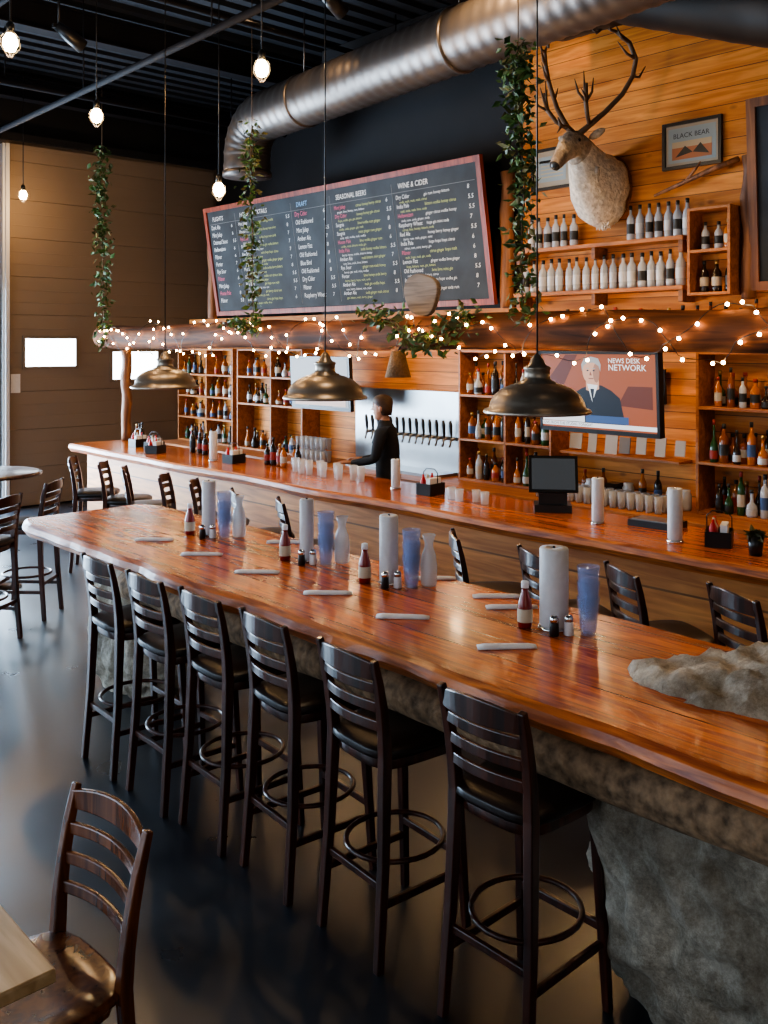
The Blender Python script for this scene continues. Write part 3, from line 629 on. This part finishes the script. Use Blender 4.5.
def carafe(x,y,z=ZT):
    mb=MB();mb.lathe((x,y,z),[(.036,0),(.041,.01),(.043,.10),(.036,.15),(.022,.19),(.022,.21),(.034,.25),(.032,.25),(.018,.21),(.018,.19),(.033,.15),(.039,.1),(.037,.012),(.01,.01)],20,0)
    mb.lathe((x,y,z),[(.035,.014),(.038,.1),(.033,.13),(.001,.13)],18,1);mb.build('water_carafe',[M_glass,mat('water_tint',(.8,.85,.9),.05,alpha=.2)])
def shaker(x,y,dark,z=ZT):
    mb=MB();mb.lathe((x,y,z),[(.018,0),(.021,.004),(.018,.05),(.017,.055)],12,0);mb.lathe((x,y,z),[(.018,.055),(.019,.07),(.012,.082),(.003,.084)],12,1)
    mb.build('pepper_shaker' if dark else 'salt_shaker',[M_black if dark else M_napk,M_chrome])
def group(x,y,car=True,r=.063):
    towel(x,y,.335,r);ketchup(x-.08,y+.09);cups(x+.03,y-.15 if r>.05 else y-.13)
    if car: carafe(x+.11,y-.17)
    shaker(x-.035,y-.10,False);shaker(x-.085,y-.065,True)
group(3.17,2.39,False,r=.060);group(3.17,3.40,r=.047);group(3.17,4.06,r=.038);group(3.15,5.02,r=.042)
for(x,y,a) in((2.826,2.357,-.7),(3.36,2.86,-.75),(3.27,2.70,-.72),(2.806,2.921,-.85),(2.815,3.443,-.78),(2.805,4.01,-.8),(2.818,4.563,-.8),(3.38,3.30,-.7),(2.82,5.1,-.8),(3.36,4.5,-.8)):
    mb=MB();L=.115
    rr=[]
    for k in range(9):
        t=-L+2*L*k/8;w=.026*(1-.25*(k/8));hh=.012 if 0<k<8 else .008
        rr.append([(t,w,0.001),(t,w*.8,hh),(t,0,hh*1.25),(t,-w*.8,hh),(t,-w,.001),(t,0,0)])
    mb.loft(rr,0,True);mb.build('napkin_roll',[M_napk],T(x,y,ZT,a))
for(x,y,h,r) in((5.25,3.6,.3,.040),(5.1,2.95,.32,.044),(5.3,5.6,.24,.038),(5.2,8.2,.3,.04)): towel(x,y,h,r)
def caddy(x,y,a=0):
    mb=MB();mb.bb(-.09,.09,-.07,.07,0,.008,0)
    for s in(-1,1): mb.bb(-.09,.09,s*.07-.004,s*.07+.004,0,.09,0);mb.bb(s*.09-.004,s*.09+.004,-.07,.07,0,.09,0)
    for k in range(3): mb.lathe((-.055+.055*k,.03,.008),[(.02,0),(.024,.1),(.01,.13),(.008,.15)],10,[1,2,1][k])
    mb.bb(-.07,.07,-.05,-.01,.008,.13,3);mb.tube([(0,-.07,.08),(0,-.07,.17),(0,-.04,.2),(0,.04,.2),(0,.07,.17),(0,.07,.08)],.004,6,0)
    mb.build('condiment_caddy',[M_black,M_redp,M_label,M_napk],T(x,y,ZT,a))
for(x,y,a) in((5.2,2.72,.4),(5.3,5.2,.1),(5.25,7.9,.2),(5.25,9.5,.3),(5.3,9.95,.1),(5.1,9.2,.5)): caddy(x,y,a)
mb=MB();mb.lathe((5.1,2.45,ZT),[(.035,0),(.045,.11),(.04,.11),(.03,.01)],14,0)
for k in range(30): leaf(mb,Vector((5.1+U(-.02,.02),2.45+U(-.02,.02),ZT+.12)),.06,1)
mb.build('herb_pot',[M_black,M_leafd])
mb=MB()
for k in range(9): mb.lathe((5.32+U(-.05,.03),6.2+.11*k-.12,ZT),[(.03,0),(.038,.13),(.035,.13),(.027,.01)],12,0)
mb.build('pint_glasses',[M_glass])
mb=MB()
for k in range(4): mb.lathe((5.25+U(-.04,.04),4.60+.11*k,ZT),[(.03,0),(.034,.09),(.031,.09),(.027,.01)],12,0)
mb.build('pint_glasses',[M_glass])
for y0,nn in((7.1,6),(8.6,5),(10.12,3)):
    mb=MB()
    for k in range(nn): bottle(mb,5.45+U(-.05,.05),y0+.095*k,ZT,U(.2,.28),.033,random.choice([1,3,3,8]),random.choice(alll),random.choice(allc))
    mb.build('bar_bottles',G)
mb=MB();mb.bb(-.13,.13,-.10,.10,0,.05,0);mb.bb(-.10,.10,-.06,.0,.05,.2,0)
mb.box((-.0,-.10,.27),(.34,.03,.26),0,rot=Matrix.Rotation(-.35,3,'X'));mb.box((0,-.118,.275),(.30,.004,.22),1,rot=Matrix.Rotation(-.35,3,'X'))
mb.build('pos_terminal',[M_black,mat('pos_screen',(.03,.035,.04),.15,emit=(.10,.11,.12),es=.4)],T(5.42,4.10,ZT,math.radians(-50)))
mb=MB();mb.bb(-.10,.10,-.16,.16,0,.04,0);mb.bb(-.08,.08,-.14,.14,.04,.044,1);mb.build('serving_tray',[M_black,M_steel],T(5.45,3.28,ZT,.1))
# ------------------------------------------------------------ caribou mount
def caribou():
    mb=MB();Y=4.77
    R_=[((7.19,3.66),.18,.25,(1,0)),((7.08,3.63),.22,.30,(1,.05)),((6.97,3.64),.215,.30,(1,.2)),((6.86,3.72),.18,.25,(1,.45)),((6.77,3.82),.135,.195,(1,.7)),((6.69,3.91),.11,.145,(1,.6)),((6.62,3.96),.10,.12,(1,0)),((6.56,3.95),.098,.115,(1,-.4)),((6.49,3.90),.078,.095,(1,-.6)),((6.42,3.83),.058,.072,(1,-.8)),((6.365,3.775),.054,.060,(1,-.8)),((6.335,3.74),.046,.046,(1,-.8)),((6.32,3.725),.02,.02,(1,-.8))]
    rings=[]
    for (c,ry,rz,t) in R_:
        tv=Vector((t[0],0,-t[1])).normalized();up=Vector((-tv.z,0,tv.x))
        ring=[]
        for i in range(24):
            a=2*math.pi*i/24;k=1
            if rz>.19: k=1+.12*noise.noise((i*1.7,c[0]*9,2))+(.14 if math.sin(a)<-.5 else 0)
            ring.append(Vector((c[0],Y,c[1]))+Vector((0,1,0))*ry*math.cos(a)*k+up*rz*math.sin(a)*k)
        rings.append(ring)
    mb.loft(rings,[0,0,0,0,0,1,1,1,1,2,2,3],True)
    for k in range(110):
        x=U(6.74,7.1);zc=3.83-(x-6.77)*.9 if x<6.98 else 3.63
        rz=.2+.1*min(1,(x-6.74)/.2);a=U(-2.5,-.65);p=Vector((x,Y+.2*math.cos(a)*.9,zc+rz*math.sin(a)*1.0))
        mb.tube([p+Vector((0,0,.06)),p,p+Vector((-.015,U(-.02,.02),-.07))],[.022,.020,.002],6,0)
    for s in(-1,1):
        b=Vector((6.68,Y+s*.085,4.02));mb.sphere(b+Vector((.03,s*.075,.02)),(.03,.085,.035),1,10,8,Matrix.Rotation(s*.35,3,'X'))
        mb.sphere((6.555,Y+s*.087,3.975),.018,3,10,8)
        mb.sphere((6.345,Y+s*.03,3.765),(.014,.01,.012),3,8,6)
        h=Vector((6.63,Y+s*.04,4.05));o=[(0,0,0),(.05,.07,.07),(.13,.18,.18),(.21,.31,.33),(.25,.39,.48),(.24,.43,.62),(.17,.41,.75),(.07,.34,.84),(.0,.26,.88)]
        pts=[h+Vector((p[0],s*p[1]*(.92 if s<0 else 1),p[2]*.96)) for p in o];mb.tube(pts,[.028,.025,.023,.021,.020,.020,.02,.015,.004],9,4)
        def tine(k,dx,dy,dz,r=.015,mid=.5,bend=.05):
            a=pts[k];e=a+Vector((dx,s*dy,dz));m_=a.lerp(e,mid)+Vector((0,0,-bend));mb.tube([a,m_,e],[r,r*.8,.003],7,4)
        tine(7,-.12,-.02,.10);tine(6,-.14,-.05,.15);tine(5,-.18,-.06,.12,bend=.03);tine(4,.13,.04,.10)
        tine(8,-.08,-.08,.0)
        a=pts[1];mb.tube([a,a+Vector((-.10,s*.05,.05)),a+Vector((-.18,s*.09,.15)),a+Vector((-.20,s*.11,.30))],[.018,.018,.02,.012],8,4)
        q=a+Vector((-.18,s*.09,.15))
        for d in((-.12,.04,.08),(-.13,-.02,.17),(-.03,.0,.25),(.05,.04,.2)): mb.tube([q,q+Vector((d[0]*.6,s*d[1],d[2]*.4)),q+Vector((d[0],s*d[1],d[2]))],[.014,.011,.003],6,4)
    a=Vector((6.6,Y-.03,4.04));mb.tube([a,a+Vector((-.12,0,.05)),a+Vector((-.22,0,.03)),a+Vector((-.26,0,.10))],[.014,.014,.02,.006],7,4)
    mb.tube([a+Vector((-.22,0,.03)),a+Vector((-.27,0,-.03))],[.014,.004],6,4)
    mb.sphere((7.17,Y,3.64),(.025,.21,.30),5,24,10)
    F=lambda n,c:mat(n,c,.95,nscale=28,namp=.3,bump=1.0)
    mb.build('caribou_head_mount',[F('fur_cream',(.60,.54,.46)),F('fur_brown',(.34,.28,.22)),F('fur_dark',(.22,.18,.15)),M_black,mat('antler_bone',(.10,.06,.035),.55,nscale=12,bump=.3),M_shelfd])
caribou()
# ------------------------------------------------------------ bartender
def bartender(x,y,ang):
    root=empty('bartender',T(x,y,0,ang))
    V=[(0,0,.95,.13,.10),(0,0,1.12,.125,.09),(.01,0,1.28,.15,.10),(.02,0,1.42,.12,.08),(.03,0,1.50,.055,.055),(.04,0,1.56,.05,.05)]
    E=[(0,1),(1,2),(2,3),(3,4),(4,5)]
    for s in(-1,1):
        i=len(V)
        V+=[(.02,s*.17,1.42,.07,.06),(.06,s*.22,1.17,.048,.045),(.27,s*.17,1.13,.036,.034),(.32,s*.16,1.13,.03,.028)]
        E+=[(3,i),(i,i+1),(i+1,i+2),(i+2,i+3)]
        j=len(V);V+=[(0,s*.09,.88,.09,.09),(.02,s*.10,.50,.06,.06),(-.01,s*.10,.12,.042,.042),(.0,s*.10,.05,.045,.04),(.12,s*.115,.035,.04,.03)]
        E+=[(0,j),(j,j+1),(j+1,j+2),(j+2,j+3),(j+3,j+4)]
    me=bpy.data.meshes.new('clothes');me.from_pydata([v[:3] for v in V],E,[]);me.materials.append(mat('black_clothes',(.012,.012,.014),.85,nscale=20))
    o=obj('clothed_body',me,Matrix.Identity(4),root)
    bpy.context.view_layer.objects.active=o
    md=o.modifiers.new('skin','SKIN');md.use_smooth_shade=True
    if not me.skin_vertices:
        bpy.ops.mesh.customdata_skin_add()
    for k,v in enumerate(V): me.skin_vertices[0].data[k].radius=(v[3],v[4])
    me.skin_vertices[0].data[0].use_root=True
    sb=o.modifiers.new('s','SUBSURF');sb.levels=2;sb.render_levels=2
    sk=mat('skin_tone',(.42,.21,.13),.5);hair=mat('brown_hair',(.05,.025,.012),.6,nscale=30)
    mb=MB()
    c=(.055,0,1.65);rings=[]
    for k,(z,rx,ry,ox) in enumerate([(-.12,.035,.03,.035),(-.105,.055,.045,.02),(-.08,.068,.056,.01),(-.04,.08,.066,.004),(0,.09,.072,0),(.04,.095,.075,-.004),(.08,.088,.07,-.006),(.105,.06,.05,-.006),(.118,.02,.02,-.006)]):
        rings.append([(c[0]+ox+rx*math.cos(2*math.pi*i/20),ry*math.sin(2*math.pi*i/20),c[2]+z) for i in range(20)])
    mb.loft(rings,0,True)
    mb.tube([(.03,0,1.5),(.035,0,1.57)],.05,14,0)
    mb.add([(.145,0,1.665),(.172,0,1.625),(.14,.018,1.622),(.14,-.018,1.622)],[(0,1,2),(0,3,1),(1,3,2)],0,True)
    for s in(-1,1):
        mb.sphere((.135,s*.03,1.655),(.011,.014,.009),2,8,6);mb.sphere((.145,s*.03,1.655),(.004,.006,.006),3,8,6);mb.sphere((.05,s*.075,1.64),(.02,.009,.03),0,8,6);mb.tube([(.143,s*.015,1.678),(.142,s*.03,1.682),(.132,s*.045,1.677)],.004,5,1)
    mb.tube([(.137,-.022,1.598),(.142,0,1.596),(.137,.022,1.598)],.005,6,4)
    rings=[]
    for(z,rx,ry,ox) in[(-.07,.05,.072,-.045),(0,.078,.08,-.025),(.045,.098,.083,-.006),(.085,.094,.077,-.006),(.113,.064,.055,-.006),(.127,.02,.02,-.006)]:
        rings.append([(c[0]+ox+rx*math.cos(2*math.pi*i/20),ry*math.sin(2*math.pi*i/20),c[2]+z) for i in range(20)])
    mb.loft(rings,1,True)
    mb.build('head',[sk,hair,M_napk,M_black,mat('lips',(.45,.15,.12),.5)],Matrix.Identity(4),root)
    for s in(-1,1):
        mb=MB();w=Vector((.32,s*.16,1.13));mb.loft([[w+Vector((dx,ry*math.cos(a)*1,rz*math.sin(a))) for a in [2*math.pi*i/12 for i in range(12)]] for dx,ry,rz in((-.01,.026,.022),(.03,.032,.018),(.08,.042,.015),(.10,.036,.012))],0,True)
        for k,(oy,L) in enumerate(((-.03,.062),(-.010,.075),(.011,.07),(.031,.055))):
            a=w+Vector((.09,oy,0));mb.tube([a,a+Vector((L*.45,0,-.004)),a+Vector((L*.75,0,-.02)),a+Vector((L*.85,0,-.04))],[.010,.009,.008,.006],8,0)
        a=w+Vector((.03,-s*.03,0));mb.tube([a,a+Vector((.03,-s*.025,-.008)),a+Vector((.06,-s*.03,-.02))],[.011,.010,.007],8,0)
        mb.build('hand',[sk],Matrix.Identity(4),root)
bartender(6.12,6.58,math.radians(120))
# ------------------------------------------------------------ lights
def light(kind,name,loc,e,col,size=.1,target=None,**k):
    l=bpy.data.lights.new(name,kind);l.energy=e;l.color=col
    if kind=='AREA':
        l.shape='RECTANGLE';l.size=size[0];l.size_y=size[1]
    else: l.shadow_soft_size=size
    if kind=='SPOT': l.spot_size=k.get('ang',1.2);l.spot_blend=.8
    o=bpy.data.objects.new(name,l);bpy.context.collection.objects.link(o);o.location=loc
    if target is not None: o.rotation_euler=(Vector(target)-Vector(loc)).to_track_quat('-Z','Y').to_euler()
    return o
warm=(1,.64,.32);cool=(.64,.82,1)
light('AREA','daylight_west',(-3.4,5.5,2.1),160,cool,(8.5,3),target=(3,5.0,1.6))
light('AREA','daylight_north',(3.4,12.85,1.4),560,cool,(2.4,2.4),target=(2.7,5,.0))
light('AREA','daylight_south',(0,-2.8,2.6),52,(1,.92,.82),(6,3),target=(3.5,5,1.0))
for y,e in((3.0,85),(4.9,98),(7.4,34),(10,30)):
    light('SPOT','track_spot',(5.0,y,5.4),e*3.0,warm,.06,target=(7.2,y,3.2),ang=1.5)
for y,e in((2.6,17),(4.4,14),(5.9,15),(7.4,12),(9.4,8),(11.0,6)):
    light('POINT','backbar_light',(6.35,y,2.5),e,warm,.06)
for x,y in((5.3,3),(5.3,6),(5.3,9)): light('SPOT','bar_spot',(4.6,y,5.4),130,warm,.08,target=(5.2,y,1),ang=1.1)
for y in(1.6,3.6,5.6): light('SPOT','table_spot',(3.0,y,5.4),122,(1,.72,.45),.1,target=(3.0,y,1),ang=.52)
for(x,y,z) in BL: light('POINT','bulb_glow',(x,y,z-.14),24,(1,.6,.3),.04)
w=bpy.data.worlds.new('world');bpy.context.scene.world=w;w.use_nodes=True;w.node_tree.nodes['Background'].inputs[0].default_value=(.5,.6,.7,1);w.node_tree.nodes['Background'].inputs[1].default_value=.3
try: bpy.context.scene.view_settings.look='AgX - Medium High Contrast'
except Exception as ex: print(ex)
# ------------------------------------------------------------ camera
cam=bpy.data.cameras.new('camera');co=bpy.data.objects.new('camera',cam);bpy.context.collection.objects.link(co)
co.location=(0,0,2.25);co.rotation_euler=(math.pi/2,0,-math.radians(42.7))
cam.sensor_width=36;cam.lens=937/1024*36;cam.shift_y=-167/1024;cam.clip_start=.05
bpy.context.scene.camera=co
